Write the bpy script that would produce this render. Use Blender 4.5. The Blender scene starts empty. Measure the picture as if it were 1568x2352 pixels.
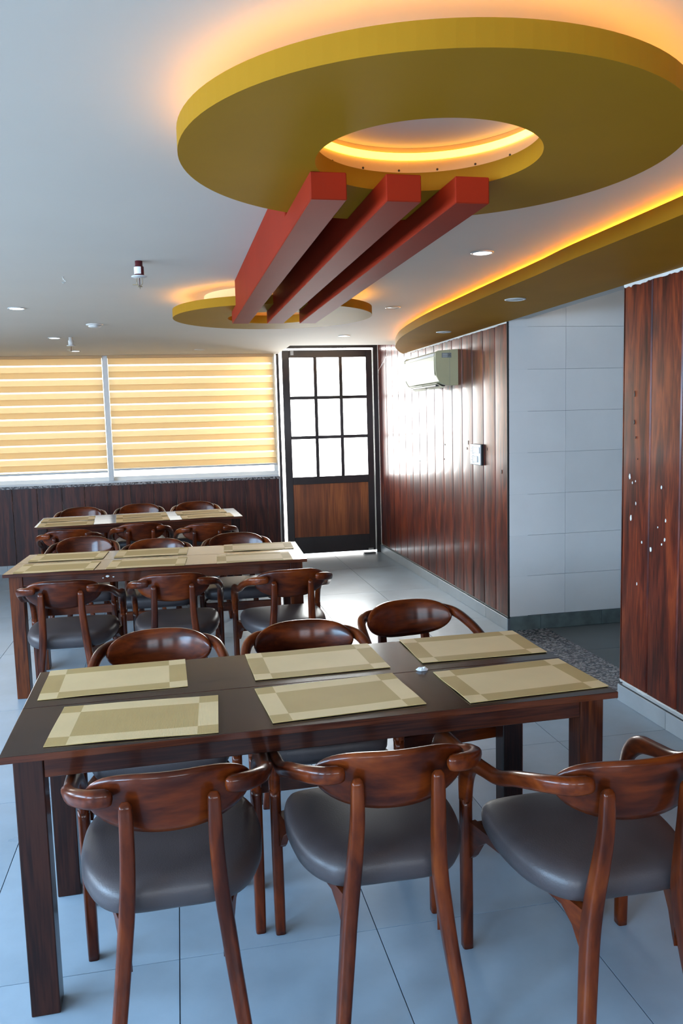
import bpy, bmesh, math, random
from mathutils import Vector, Matrix
random.seed(7)
SC = bpy.context.scene
COL = SC.collection

# ------------------------------------------------------------------ camera
F_PX, YAW, PITCH, ROLL, CAM_H = 1863.91, 0.196664, 0.113444, -0.027093, 1.573
def cam_axes():
    cy, sy, cp, sp = math.cos(YAW), math.sin(YAW), math.cos(PITCH), math.sin(PITCH)
    f = Vector((sy*cp, cy*cp, -sp)); r = Vector((cy, -sy, 0)); u = r.cross(f)
    c, s = math.cos(ROLL), math.sin(ROLL)
    return f, c*r + s*u, -s*r + c*u
_f, _r, _u = cam_axes()
cd = bpy.data.cameras.new('camera'); cam = bpy.data.objects.new('camera', cd); COL.objects.link(cam)
cam.matrix_world = Matrix(((_r.x, _u.x, -_f.x, 0), (_r.y, _u.y, -_f.y, 0), (_r.z, _u.z, -_f.z, CAM_H), (0, 0, 0, 1)))
cd.sensor_fit = 'VERTICAL'; cd.sensor_height = 36.0; cd.lens = F_PX/2352*36.0
cd.clip_start = 0.05; cd.clip_end = 200
SC.camera = cam

# ------------------------------------------------------------------ world, daylight, exposure
SKY = 6.3
w = bpy.data.worlds.new('overcast_sky'); SC.world = w; w.use_nodes = True
bg = w.node_tree.nodes['Background']; bg.inputs[0].default_value = (1.0, 0.985, 0.96, 1); bg.inputs[1].default_value = SKY
def area(name, loc, rot, sx, sy, power, color):
    l = bpy.data.lights.new(name, 'AREA'); l.shape = 'RECTANGLE'; l.size = sx; l.size_y = sy
    l.energy = power; l.color = color
    o = bpy.data.objects.new(name, l); o.location = loc; o.rotation_euler = rot; COL.objects.link(o); return o
BLUE = (0.30, 0.62, 1.0)                            # sky light falls in from above, bluer than the bounce off the ground
for k, yy in enumerate((-1.9, 1.5, 4.9)):          # daylight in the three windows of the left wall
    area('window_daylight', (-4.25, yy, 1.75), (0, math.radians(-55), 0), 1.35, 2.9, (390, 310, 110)[k], BLUE)
for xx in (-1.9, 0.9):                              # daylight in the two windows behind the camera
    area('window_daylight', (xx, -4.25, 1.75), (math.radians(-55), 0, math.pi), 2.0, 1.35, 40, BLUE)
area('door_daylight', (1.73, 10.15, 1.75), (math.radians(-58), 0, 0), 1.3, 2.2, 190, (1.0, 0.99, 0.97))
vs = SC.view_settings
SC.display_settings.display_device = 'sRGB'
vs.view_transform = 'Standard'; vs.look = 'None'; vs.gamma = 1.0; vs.use_curve_mapping = False
vs.exposure = 0.30
SC.cycles.max_bounces = 7; SC.cycles.transparent_max_bounces = 8

# ------------------------------------------------------------------ room constants (metres)
XW, YB, ZC, ZS = 2.315, 9.238, 2.326, 2.226        # right wall, back wall, ceiling, soffit underside
XL, YF = -3.667, -3.706                             # left wall, wall behind the camera
TX0, TY0 = -0.667, 2.294                            # floor tile grid

# ------------------------------------------------------------------ mesh helpers
class MB:
    def __init__(s): s.v = []; s.f = []; s.m = []; s.sm = []
    def add(s, vs, fs, mi=0, smooth=False):
        o = len(s.v); s.v += [tuple(v) for v in vs]
        for f in fs: s.f.append([o+i for i in f]); s.m.append(mi); s.sm.append(smooth)
        return s
    def box(s, x0, x1, y0, y1, z0, z1, mi=0):
        return s.add([(x0,y0,z0),(x1,y0,z0),(x1,y1,z0),(x0,y1,z0),(x0,y0,z1),(x1,y0,z1),(x1,y1,z1),(x0,y1,z1)],
                     [(3,2,1,0),(4,5,6,7),(0,1,5,4),(1,2,6,5),(2,3,7,6),(3,0,4,7)], mi)
    def prism(s, poly, a, b, axis='z', mi=0, smooth=False):
        """poly: 2D outline extruded along axis from a to b"""
        n = len(poly)
        def P(u, w_, t): return {'z': (u, w_, t), 'y': (u, t, w_), 'x': (t, u, w_)}[axis]
        vs = [P(u, q, a) for u, q in poly] + [P(u, q, b) for u, q in poly]
        s.add(vs, [tuple(range(n-1, -1, -1)), tuple(range(n, 2*n))], mi)
        o = len(s.v) - 2*n
        for i in range(n):
            j = (i+1) % n; s.f.append([o+i, o+j, o+n+j, o+n+i]); s.m.append(mi); s.sm.append(smooth)
        return s
    def lathe(s, prof, c=(0,0,0), n=24, mi=0, smooth=True, close=False):
        """prof: list of (radius, z)"""
        vs = []; k = len(prof)
        for i in range(n):
            a = 2*math.pi*i/n
            for r, z in prof: vs.append((c[0]+r*math.cos(a), c[1]+r*math.sin(a), c[2]+z))
        fs = []
        for i in range(n):
            j = (i+1) % n
            for q in range(k if close else k-1):
                q2 = (q+1) % k
                fs.append((i*k+q, j*k+q, j*k+q2, i*k+q2))
        return s.add(vs, fs, mi, smooth)
    def tube(s, pts, r, n=8, mi=0):
        return s.sweep([(p, r, r) for p in pts], n=n, mi=mi, pw=1.0)
    def sweep(s, path, n=14, mi=0, pw=0.6, side=None, cap=True):
        """path: list of (point, half_width, half_height); superellipse section, parallel transport.
        side: starting direction of the half_width axis"""
        P = [Vector(p[0]) for p in path]; T = []
        for i in range(len(P)):
            a = P[max(i-1, 0)]; b = P[min(i+1, len(P)-1)]; T.append((b-a).normalized())
        u = Vector(side) if side else (T[0].cross(Vector((0,0,1))) if abs(T[0].z) < .95 else Vector((1,0,0)))
        vs = []
        for i, t in enumerate(T):
            u = (u - t*u.dot(t)).normalized(); w_ = u.cross(t)
            for k in range(n):
                a = 2*math.pi*(k+.5)/n; c, d = math.cos(a), math.sin(a)
                x = math.copysign(abs(c)**pw, c)*path[i][1]; y = math.copysign(abs(d)**pw, d)*path[i][2]
                vs.append(P[i] + u*x + w_*y)
        fs = []
        for i in range(len(P)-1):
            for k in range(n):
                j = (k+1) % n; fs.append((i*n+k, i*n+j, (i+1)*n+j, (i+1)*n+k))
        s.add(vs, fs, mi, True)
        if cap:
            o = len(s.v) - len(vs)
            s.f.append([o+k for k in range(n)][::-1]); s.m.append(mi); s.sm.append(False)
            s.f.append([o+(len(P)-1)*n+k for k in range(n)]); s.m.append(mi); s.sm.append(False)
        return s
    def mesh(s, name):
        me = bpy.data.meshes.new(name); me.from_pydata(s.v, [], s.f)
        me.polygons.foreach_set('material_index', s.m); me.polygons.foreach_set('use_smooth', s.sm)
        bm = bmesh.new(); bm.from_mesh(me); bmesh.ops.recalc_face_normals(bm, faces=bm.faces); bm.to_mesh(me); bm.free()
        me.update(); return me
    def build(s, name, mats, parent=None, bevel=0, seg=2, loc=None):
        me = s.mesh(name)
        for m in (mats if isinstance(mats, (list, tuple)) else [mats]): me.materials.append(m)
        return link(name, me, parent, bevel, seg, loc)
def link(name, me, parent=None, bevel=0, seg=2, loc=None):
    o = bpy.data.objects.new(name, me); COL.objects.link(o)
    if parent: o.parent = parent
    if loc: o.location = loc
    if bevel:
        b = o.modifiers.new('bevel', 'BEVEL'); b.width = bevel; b.segments = seg; b.limit_method = 'ANGLE'; b.angle_limit = math.radians(40)
        b.harden_normals = False
    return o
def cr(pts, n=6):
    """Catmull-Rom through tuples of any length"""
    out = []; m = len(pts)
    for i in range(m-1):
        p0 = pts[max(i-1,0)]; p1 = pts[i]; p2 = pts[i+1]; p3 = pts[min(i+2,m-1)]
        for k in range(n):
            t = k/n
            out.append(tuple(.5*((2*b)+(c-a)*t+(2*a-5*b+4*c-d)*t*t+(3*b-a-3*c+d)*t**3) for a,b,c,d in zip(p0,p1,p2,p3)))
    out.append(tuple(pts[-1])); return out
def tag(o, label=None, cat=None, group=None, kind=None):
    if label: o['label'] = label
    if cat: o['category'] = cat
    if group: o['group'] = group
    if kind: o['kind'] = kind
    return o
def thing(name, loc, label, cat, group=None, rz=0):
    o = bpy.data.objects.new(name, None); COL.objects.link(o); o.location = loc; o.rotation_euler = (0,0,rz)
    o.empty_display_size = .1
    return tag(o, label, cat, group)
def struct(o): return tag(o, kind='structure')
def copy_tree(o, parent=None):
    c = o.copy(); COL.objects.link(c)
    if parent is not None: c.parent = parent
    for ch in list(o.children): copy_tree(ch, c)
    return c

# ------------------------------------------------------------------ materials
def nmat(name):
    m = bpy.data.materials.new(name); m.use_nodes = True
    nt = m.node_tree; return m, nt, nt.nodes['Principled BSDF']
def setp(b, col=None, rough=None, metal=None, spec=None, coat=None, coat_r=None):
    if col is not None: b.inputs['Base Color'].default_value = (*col, 1)
    if rough is not None: b.inputs['Roughness'].default_value = rough
    if metal is not None: b.inputs['Metallic'].default_value = metal
    if spec is not None: b.inputs['Specular IOR Level'].default_value = spec
    if coat is not None: b.inputs['Coat Weight'].default_value = coat
    if coat_r is not None: b.inputs['Coat Roughness'].default_value = coat_r
def plain(name, col, rough=.5, metal=0, spec=.5, var=.06, vscale=6.0, bump=0, bscale=60, coat=0):
    m, nt, b = nmat(name); setp(b, col, rough, metal, spec, coat, .1)
    tc = nt.nodes.new('ShaderNodeTexCoord')
    if var:
        n = nt.nodes.new('ShaderNodeTexNoise'); n.inputs['Scale'].default_value = vscale; n.inputs['Detail'].default_value = 4
        nt.links.new(tc.outputs['Object'], n.inputs['Vector'])
        r = nt.nodes.new('ShaderNodeMapRange'); r.inputs[1].default_value = .3; r.inputs[2].default_value = .7
        r.inputs[3].default_value = 1-var; r.inputs[4].default_value = 1+var
        nt.links.new(n.outputs['Fac'], r.inputs[0])
        mx = nt.nodes.new('ShaderNodeVectorMath'); mx.operation = 'SCALE'; mx.inputs[0].default_value = col
        nt.links.new(r.outputs[0], mx.inputs['Scale']); nt.links.new(mx.outputs[0], b.inputs['Base Color'])
    if bump:
        n2 = nt.nodes.new('ShaderNodeTexNoise'); n2.inputs['Scale'].default_value = bscale; n2.inputs['Detail'].default_value = 3
        nt.links.new(tc.outputs['Object'], n2.inputs['Vector'])
        bp = nt.nodes.new('ShaderNodeBump'); bp.inputs['Strength'].default_value = bump; bp.inputs['Distance'].default_value = .004
        nt.links.new(n2.outputs['Fac'], bp.inputs['Height']); nt.links.new(bp.outputs[0], b.inputs['Normal'])
    return m
def wood(name, stops, axis='z', across=22, along=1.2, rough=.3, coat=.3, coat_r=.12, fine=.35, bump=.05, spec=.5, warp=.6):
    """stops: list of (pos, colour); grain runs along axis; each object shifts by its random value"""
    m, nt, b = nmat(name); setp(b, None, rough, 0, spec, coat, coat_r)
    N = nt.nodes.new; L = nt.links.new
    tc = N('ShaderNodeTexCoord'); oi = N('ShaderNodeObjectInfo')
    ml = N('ShaderNodeMath'); ml.operation = 'MULTIPLY'; ml.inputs[1].default_value = 37.0; L(oi.outputs['Random'], ml.inputs[0])
    ad = N('ShaderNodeVectorMath'); ad.operation = 'ADD'; L(tc.outputs['Object'], ad.inputs[0]); L(ml.outputs[0], ad.inputs[1])
    def mapped(a, c):
        mp = N('ShaderNodeMapping'); mp.inputs['Scale'].default_value = tuple(a if 'xyz'[i] == axis else c for i in range(3))
        L(ad.outputs[0], mp.inputs['Vector']); return mp
    n1 = N('ShaderNodeTexNoise'); n1.inputs['Scale'].default_value = 1; n1.inputs['Detail'].default_value = 5; n1.inputs['Distortion'].default_value = warp
    L(mapped(along, across).outputs[0], n1.inputs['Vector'])
    n2 = N('ShaderNodeTexNoise'); n2.inputs['Scale'].default_value = 1; n2.inputs['Detail'].default_value = 3
    L(mapped(along*5, across*9).outputs[0], n2.inputs['Vector'])
    mx = N('ShaderNodeMix'); mx.data_type = 'FLOAT'; mx.inputs[0].default_value = fine
    L(n1.outputs['Fac'], mx.inputs[2]); L(n2.outputs['Fac'], mx.inputs[3])
    cr_ = N('ShaderNodeValToRGB'); e = cr_.color_ramp.elements
    while len(e) > 1: e.remove(e[-1])
    e[0].position = stops[0][0]; e[0].color = (*stops[0][1], 1)
    for p, c in stops[1:]:
        q = e.new(p); q.color = (*c, 1)
    L(mx.outputs[0], cr_.inputs[0]); L(cr_.outputs[0], b.inputs['Base Color'])
    if bump:
        bp = N('ShaderNodeBump'); bp.inputs['Strength'].default_value = bump; bp.inputs['Distance'].default_value = .002
        L(n2.outputs['Fac'], bp.inputs['Height']); L(bp.outputs[0], b.inputs['Normal'])
    return m
def emis(name, col, st):
    m, nt, b = nmat(name); setp(b, (.8,.8,.8), .4)
    b.inputs['Emission Color'].default_value = (*col, 1); b.inputs['Emission Strength'].default_value = st; return m
def fabric_blind(name, refl, trans, transp):
    """thin cloth lit from behind: diffuse + translucent, with open weave"""
    m, nt, b = nmat(name); N = nt.nodes.new; L = nt.links.new
    out = nt.nodes['Material Output']; nt.nodes.remove(b)
    d = N('ShaderNodeBsdfDiffuse'); d.inputs[0].default_value = (*refl, 1)
    t = N('ShaderNodeBsdfTranslucent'); t.inputs[0].default_value = (*trans, 1)
    a = N('ShaderNodeAddShader'); L(d.outputs[0], a.inputs[0]); L(t.outputs[0], a.inputs[1])
    tr = N('ShaderNodeBsdfTransparent'); mx = N('ShaderNodeMixShader'); mx.inputs[0].default_value = transp
    L(a.outputs[0], mx.inputs[1]); L(tr.outputs[0], mx.inputs[2]); L(mx.outputs[0], out.inputs[0]); return m
def pane(name, tint=(1,1,1), frost=.0):
    m, nt, b = nmat(name); N = nt.nodes.new; L = nt.links.new
    out = nt.nodes['Material Output']; nt.nodes.remove(b)
    tr = N('ShaderNodeBsdfTransparent'); tr.inputs[0].default_value = (*tint, 1)
    g = N('ShaderNodeBsdfGlossy'); g.inputs['Roughness'].default_value = .03
    fr = N('ShaderNodeFresnel'); fr.inputs[0].default_value = 1.45
    mx = N('ShaderNodeMixShader'); L(fr.outputs[0], mx.inputs[0]); L(tr.outputs[0], mx.inputs[1]); L(g.outputs[0], mx.inputs[2])
    L(mx.outputs[0], out.inputs[0]); return m

M = {}
M['ceil'] = plain('white_ceiling_paint', (.62,.57,.495), .85, var=.02, vscale=1.5, bump=.04, bscale=18)
M['wallpaint'] = plain('white_wall_paint', (.62,.62,.60), .8, var=.03)
M['grout'] = plain('dark_grout', (.10,.11,.12), .9, var=.1)
def tile_mat(name, c, rough, v0=.88, v1=1.1):
    m, nt, b = nmat(name); setp(b, c, rough, spec=.45); N = nt.nodes.new; L = nt.links.new
    tc = N('ShaderNodeTexCoord'); oi = N('ShaderNodeObjectInfo')
    ad = N('ShaderNodeVectorMath'); ad.operation = 'ADD'
    ml = N('ShaderNodeMath'); ml.operation = 'MULTIPLY'; ml.inputs[1].default_value = 23.0; L(oi.outputs['Random'], ml.inputs[0])
    L(tc.outputs['Object'], ad.inputs[0]); L(ml.outputs[0], ad.inputs[1])
    n = N('ShaderNodeTexNoise'); n.inputs['Scale'].default_value = 3.2; n.inputs['Detail'].default_value = 7; n.inputs['Roughness'].default_value = .6
    L(ad.outputs[0], n.inputs['Vector'])
    r = N('ShaderNodeMapRange'); r.inputs[1].default_value = .3; r.inputs[2].default_value = .7; r.inputs[3].default_value = v0; r.inputs[4].default_value = v1
    L(n.outputs['Fac'], r.inputs[0])
    a2 = N('ShaderNodeMath'); a2.operation = 'MULTIPLY_ADD'; a2.inputs[1].default_value = .06; a2.inputs[2].default_value = -.03; L(oi.outputs['Random'], a2.inputs[0])
    a3 = N('ShaderNodeMath'); L(r.outputs[0], a3.inputs[0]); L(a2.outputs[0], a3.inputs[1])
    mx = N('ShaderNodeVectorMath'); mx.operation = 'SCALE'; mx.inputs[0].default_value = c
    L(a3.outputs[0], mx.inputs['Scale']); L(mx.outputs[0], b.inputs['Base Color'])
    r2 = N('ShaderNodeMapRange'); r2.inputs[3].default_value = rough-.02; r2.inputs[4].default_value = rough+.03
    L(n.outputs['Fac'], r2.inputs[0]); L(r2.outputs[0], b.inputs['Roughness']); return m
M['tile'] = tile_mat('grey_floor_tile', (.305,.39,.465), .28)
M['skirt'] = tile_mat('grey_skirting_tile', (.42,.46,.48), .4)
M['dtile'] = tile_mat('dark_alcove_tile', (.13,.14,.14), .4)
M['wtile'] = tile_mat('pale_grey_wall_tile', (.71,.685,.665), .35, .97, 1.03)
M['gstone'] = plain('green_grey_stone', (.10,.125,.12), .45, var=.35, vscale=9)
RED = [(.28,(.014,.004,.003)),(.42,(.060,.009,.005)),(.52,(.130,.020,.008)),(.62,(.23,.040,.011)),(.74,(.07,.010,.005))]
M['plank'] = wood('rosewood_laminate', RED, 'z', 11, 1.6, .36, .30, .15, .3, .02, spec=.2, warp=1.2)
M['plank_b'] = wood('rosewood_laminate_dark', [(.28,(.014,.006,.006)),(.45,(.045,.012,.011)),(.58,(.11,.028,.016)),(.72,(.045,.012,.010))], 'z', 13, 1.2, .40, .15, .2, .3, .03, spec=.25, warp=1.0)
CH = [(.25,(.009,.002,.001)),(.42,(.048,.008,.002)),(.55,(.112,.019,.003)),(.68,(.185,.037,.005)),(.8,(.055,.009,.002))]
for a in 'xyz': M['ch'+a] = wood('polished_chair_wood_'+a, CH, a, 9, 2.6, .34, .34, .13, .22, .03, spec=.12, warp=1.0)
M['chsec'] = M['chz']
TB = [(.28,(.006,.003,.003)),(.45,(.016,.006,.005)),(.58,(.040,.012,.007)),(.72,(.014,.005,.004))]
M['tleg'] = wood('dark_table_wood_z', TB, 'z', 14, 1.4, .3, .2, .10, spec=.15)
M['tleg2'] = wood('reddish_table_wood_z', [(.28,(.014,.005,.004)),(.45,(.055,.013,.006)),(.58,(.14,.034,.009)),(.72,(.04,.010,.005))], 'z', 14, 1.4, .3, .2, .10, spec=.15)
M['tapron'] = wood('dark_table_wood_x', [(.28,(.010,.004,.003)),(.45,(.04,.010,.006)),(.58,(.10,.024,.009)),(.72,(.028,.008,.005))], 'x', 16, 1.4, .3, .2, .10, spec=.15)
M['ttop'] = wood('table_top_wood', [(.28,(.014,.007,.006)),(.45,(.028,.014,.011)),(.6,(.05,.025,.018)),(.75,(.02,.011,.008))], 'x', 14, 1.2, .19, 0, .2, .3, .015, spec=.33)
M['tedge'] = wood('table_edge_wood', [(.28,(.014,.004,.003)),(.45,(.05,.011,.005)),(.6,(.11,.026,.008)),(.75,(.03,.008,.004))], 'x', 30, 1.5, .3, .2, .12, spec=.2)
M['leather'] = plain('charcoal_leatherette', (.058,.046,.047), .42, var=.14, vscale=5, bump=.12, bscale=240)
M['doorf'] = plain('dark_brown_door_paint', (.020,.012,.012), .3, var=.15, vscale=8, coat=.3)
M['doorp'] = wood('door_panel_veneer', [(.28,(.10,.026,.010)),(.45,(.22,.058,.017)),(.6,(.40,.115,.028)),(.75,(.18,.044,.014))], 'z', 11, .7, .4, .1, .3)
M['alu'] = plain('white_aluminium', (.72,.74,.75), .35, var=.03)
M['granite'] = None
M['pane'] = pane('clear_glass', (.96,.98,.98))
M['mustard'] = plain('mustard_paint', (.35,.165,.009), .6, spec=.06, var=.05, vscale=3, bump=.03, bscale=25)
M['beam'] = plain('terracotta_red_paint', (.245,.019,.006), .6, spec=.06, var=.06, vscale=5, bump=.05, bscale=30)
M['maroon'] = plain('dark_maroon_paint', (.075,.012,.010), .7, var=.1)
M['mount'] = plain('pale_mounting_board', (.72,.52,.27), .7, var=.06)
M['led'] = emis('warm_led', (1.0, .42, .03), 95)
M['led_in'] = emis('warm_led_dim', (1.0, .47, .045), 4.0)
M['led_out'] = emis('warm_led_ring', (1.0, .47, .035), 20)
M['lampon'] = emis('cool_downlight', (.9, .96, 1.0), 6)
M['lampoff'] = plain('unlit_lens', (.55,.57,.56), .4, var=.02)
M['rim'] = plain('white_plastic', (.62,.62,.60), .4, var=.03)
M['ac'] = plain('yellowed_plastic', (.62,.58,.40), .45, var=.04)
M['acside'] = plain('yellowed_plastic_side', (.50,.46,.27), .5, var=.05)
M['dark'] = plain('black_plastic', (.02,.02,.02), .5, var=.1)
M['grey'] = plain('grey_plastic', (.22,.23,.22), .5, var=.05)
M['white'] = plain('white_plaster', (.78,.78,.74), .7, var=.08)
M['steel'] = plain('dull_steel', (.45,.44,.42), .4, metal=.9, var=.08)
M['brass'] = plain('old_brass', (.32,.26,.17), .4, metal=.8, var=.1)
M['redpipe'] = plain('maroon_pipe_paint', (.10,.012,.015), .45, var=.25, vscale=30)
M['fab'] = fabric_blind('cream_blind_cloth', (.45,.36,.22), (.255,.160,.062), 0.0)
M['fab2'] = fabric_blind('cream_blind_cloth_lit', (.45,.37,.24), (.36,.26,.12), 0.0)  # rear layer of the same cloth; brighter backlight is put into its colour
M['sheer'] = fabric_blind('sheer_blind_mesh', (.55,.5,.4), (.15,.13,.09), .5)
def granite(name):
    m, nt, b = nmat(name); setp(b, (.2,.2,.2), .25, spec=.5); N = nt.nodes.new; L = nt.links.new
    tc = N('ShaderNodeTexCoord'); v = N('ShaderNodeTexVoronoi'); v.inputs['Scale'].default_value = 75
    L(tc.outputs['Object'], v.inputs['Vector'])
    r = N('ShaderNodeValToRGB'); e = r.color_ramp.elements
    e[0].position = 0; e[0].color = (.02,.02,.025,1); e[1].position = 1; e[1].color = (.38,.36,.35,1)
    q = e.new(.45); q.color = (.10,.09,.09,1); q = e.new(.62); q.color = (.26,.22,.21,1)
    sp = N('ShaderNodeSeparateColor'); L(v.outputs['Color'], sp.inputs[0]); L(sp.outputs[0], r.inputs[0]); L(r.outputs[0], b.inputs['Base Color'])
    return m
M['granite'] = granite('speckled_granite')
def mat_weave(name, col):
    m, nt, b = nmat(name); setp(b, col, .65, spec=.3); N = nt.nodes.new; L = nt.links.new
    tc = N('ShaderNodeTexCoord')
    wv = []
    for ax in 'XY':
        q = N('ShaderNodeTexWave'); q.wave_type = 'BANDS'; q.bands_direction = ax; q.inputs['Scale'].default_value = 85
        L(tc.outputs['Object'], q.inputs['Vector']); wv.append(q)
    mu = N('ShaderNodeMath'); mu.operation = 'MULTIPLY'; L(wv[0].outputs['Fac'], mu.inputs[0]); L(wv[1].outputs['Fac'], mu.inputs[1])
    bp = N('ShaderNodeBump'); bp.inputs['Strength'].default_value = .35; bp.inputs['Distance'].default_value = .0008
    L(mu.outputs[0], bp.inputs['Height']); L(bp.outputs[0], b.inputs['Normal'])
    n = N('ShaderNodeTexNoise'); n.inputs['Scale'].default_value = 9; n.inputs['Detail'].default_value = 3; L(tc.outputs['Object'], n.inputs['Vector'])
    r = N('ShaderNodeMapRange'); r.inputs[3].default_value = .92; r.inputs[4].default_value = 1.08; L(n.outputs['Fac'], r.inputs[0])
    r2 = N('ShaderNodeMapRange'); r2.inputs[3].default_value = .93; r2.inputs[4].default_value = 1.1; L(mu.outputs[0], r2.inputs[0])
    m2 = N('ShaderNodeMath'); m2.operation = 'MULTIPLY'; L(r.outputs[0], m2.inputs[0]); L(r2.outputs[0], m2.inputs[1])
    mx = N('ShaderNodeVectorMath'); mx.operation = 'SCALE'; mx.inputs[0].default_value = col
    L(m2.outputs[0], mx.inputs['Scale']); L(mx.outputs[0], b.inputs['Base Color']); return m
M['mlight'] = mat_weave('pale_khaki_weave', (.70,.52,.275))
M['mdark'] = mat_weave('dark_khaki_weave', (.47,.32,.125))

# ================================================================== STRUCTURE
# ---- floor with tiles
floor = struct(MB().box(XL-.2, XW+.02, YF-.2, YB+.9, -.12, -.006).build('floor', M['grout']))
G = .0016
full = MB().box(-.3+G, .3-G, -.6+G, .6-G, -.012, 0).mesh('floor_tile'); full.materials.append(M['tile'])
for i in range(-5, 5):
    for j in range(-5, 6):
        x0, x1, y0, y1 = TX0+.6*i, TX0+.6*(i+1), TY0+1.2*j, TY0+1.2*(j+1)
        cx, cy = (x0+x1)/2, (y0+y1)/2
        if x1 <= XW and y1 <= YB+.001:
            link('floor_tile', full, floor, 0, loc=(cx, cy, 0))
        else:
            xa, ya = min(x1, XW), min(y1, YB+.55)
            if xa-x0 < .02 or ya-y0 < .02: continue
            MB().box(x0+G-cx, xa-G-cx, y0+G-cy, ya-G-cy, -.012, 0).build('floor_tile', M['tile'], floor, loc=(cx, cy, 0))

# ---- false ceiling with the cut-out in front of the door
NX, NY = 1.160, 8.243
poly = [(XL-.2, YF-.2), (XW+.15, YF-.2), (XW+.15, NY), (NX, NY), (NX, YB+.2), (XL-.2, YB+.2)]
ceiling = struct(MB().prism(poly, ZC, ZC+.05).build('ceiling', M['ceil']))
MB().box(NX-.3, XW+.2, NY-.3, YB+.3, 2.62, 2.68).build('recess_cover', M['ceil'], ceiling)
MB().box(NX-.02, NX-.001, NY, YB, ZC+.05, 2.62).build('recess_side', M['ceil'], ceiling)
MB().box(NX-.02, XW, NY-.02, NY-.001, ZC+.05, 2.62).build('recess_side', M['ceil'], ceiling)

# ---- right wall: far panelled part, opening, near panelled part
YO0, YO1 = 3.932, 5.465
wr = MB()
wr.box(XW+.012, XW+.15, YO1+.002, YB+.3, 0, 2.62)
wr.box(XW+.012, XW+.15, YF-.2, YO0, 0, 2.45)
wr.box(XW+.012, XW+.15, YO0, YO1+.002, ZS+.02, 2.45)
wall_right = struct(wr.build('wall_right', M['wallpaint']))
SK = .092
def plank_y(y0, y1, z0, z1, name='plank'):
    g = .0032
    m = MB(); d = .012; c = .006
    # chamfered long edges: a shallow V joint between planks
    ya, yb = y0+g+c, y1-g-c; N = 10; bulge = .0018*((yb-ya)/.24)
    face = [(XW - bulge*(1-(2*i/N-1)**2), ya+(yb-ya)*i/N) for i in range(N+1)]
    m.prism([(XW+d, y0+g), (XW+c, y0+g)] + face + [(XW+c, y1-g), (XW+d, y1-g)], z0, z1, 'z', smooth=True)
    o = m.build(name, M['plank'], wall_right); o.data.set_sharp_from_angle(angle=math.radians(20)); return o
edges = [5.472, 5.706, 5.943, 6.175, 6.412, 6.658, 6.902, 7.146, 7.389, 7.629, 7.871, 8.122, 8.374, 8.614, 8.874, 9.115, 9.236]
for a, b in zip(edges[:-1], edges[1:]): plank_y(a, b, SK+.012, ZS-.001 if b < 8.1 else 2.55)
e = 3.937; k = 0
while e > YF+.3:
    plank_y(e-.2535, e, SK+.03, ZS-.009); e -= .2535; k += 1
MB().box(XW+.001, XW+.14, YO0+.0055, YO0+.0105, SK+.03, ZS-.01).build('end_strip', M['plank'], wall_right)
MB().box(XW-.006, XW+.012, YO1+.0015, YO1+.0065, SK, ZS-.001).build('end_strip', M['dark'], wall_right)
# ragged plaster line along the top of the near panels
def ragged(y0, y1, z0, amp, up, step=.018, x=XW-.0045, mat='white', name='plaster_edge'):
    top, bot = [], []; y = y0
    while y < y1:
        bot.append((y, z0 - amp*random.random() - (0 if random.random() < .8 else amp*.6))); top.append((y, z0+up)); y += step*(.6+.8*random.random())
    bot.append((y1, z0)); top.append((y1, z0+up))
    return MB().prism(bot + top[::-1], x, x+.006, 'x').build(name, M[mat], wall_right)
ragged(1.5, 3.937, ZS-.011, .007, .011)
ragged(5.475, 8.0, ZS-.008, .006, .008, .03)
ragged(1.5, 3.937, SK+.026, .008, .004, .02)
ragged(5.475, 9.2, SK+.010, .008, .003, .02, mat='grey')
# paint chips on the near panels: (y, z, width, height)
for (px_y, z, a, b) in [(3.86,1.235,.014,.034),(3.835,1.205,.008,.014),(3.845,1.02,.014,.036),(3.80,1.10,.006,.018),(3.74,.905,.008,.014),
                        (3.66,.88,.013,.026),(3.575,1.20,.010,.020),(3.535,1.04,.008,.018),(3.54,.945,.011,.018),(3.565,.92,.007,.012),(3.78,.68,.006,.016),
                        (3.805,1.215,.006,.012),(3.60,1.0,.005,.009)]:
    n = 9; ol = [(px_y + a*.5*math.cos(t)*(.7+.5*random.random()), z + b*.5*math.sin(t)*(.75+.4*random.random())) for t in [2*math.pi*i/n for i in range(n)]]
    MB().prism(ol, XW-.0042, XW+.001, 'x').build('paint_chip', M['white'], wall_right)
for (px_y, z, a, b) in [(3.825,1.66,.010,.035),(3.825,1.52,.010,.028),(3.81,1.44,.008,.012),(3.79,1.33,.006,.01),
                        (6.27,1.36,.010,.03),(6.30,1.31,.010,.026),(6.86,1.33,.008,.018),(6.88,1.20,.008,.014),(5.58,1.16,.012,.03),(5.86,1.32,.008,.02),(7.62,1.15,.008,.014)]:
    n = 7; ol = [(px_y + a*.5*math.cos(t)*(.5+.7*random.random()), z + b*.5*math.sin(t)*(.6+.6*random.random())) for t in [2*math.pi*i/n for i in range(n)]]
    MB().prism(ol, XW-.0042, XW+.001, 'x').build('paint_chip', M['dark'], wall_right)

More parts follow.
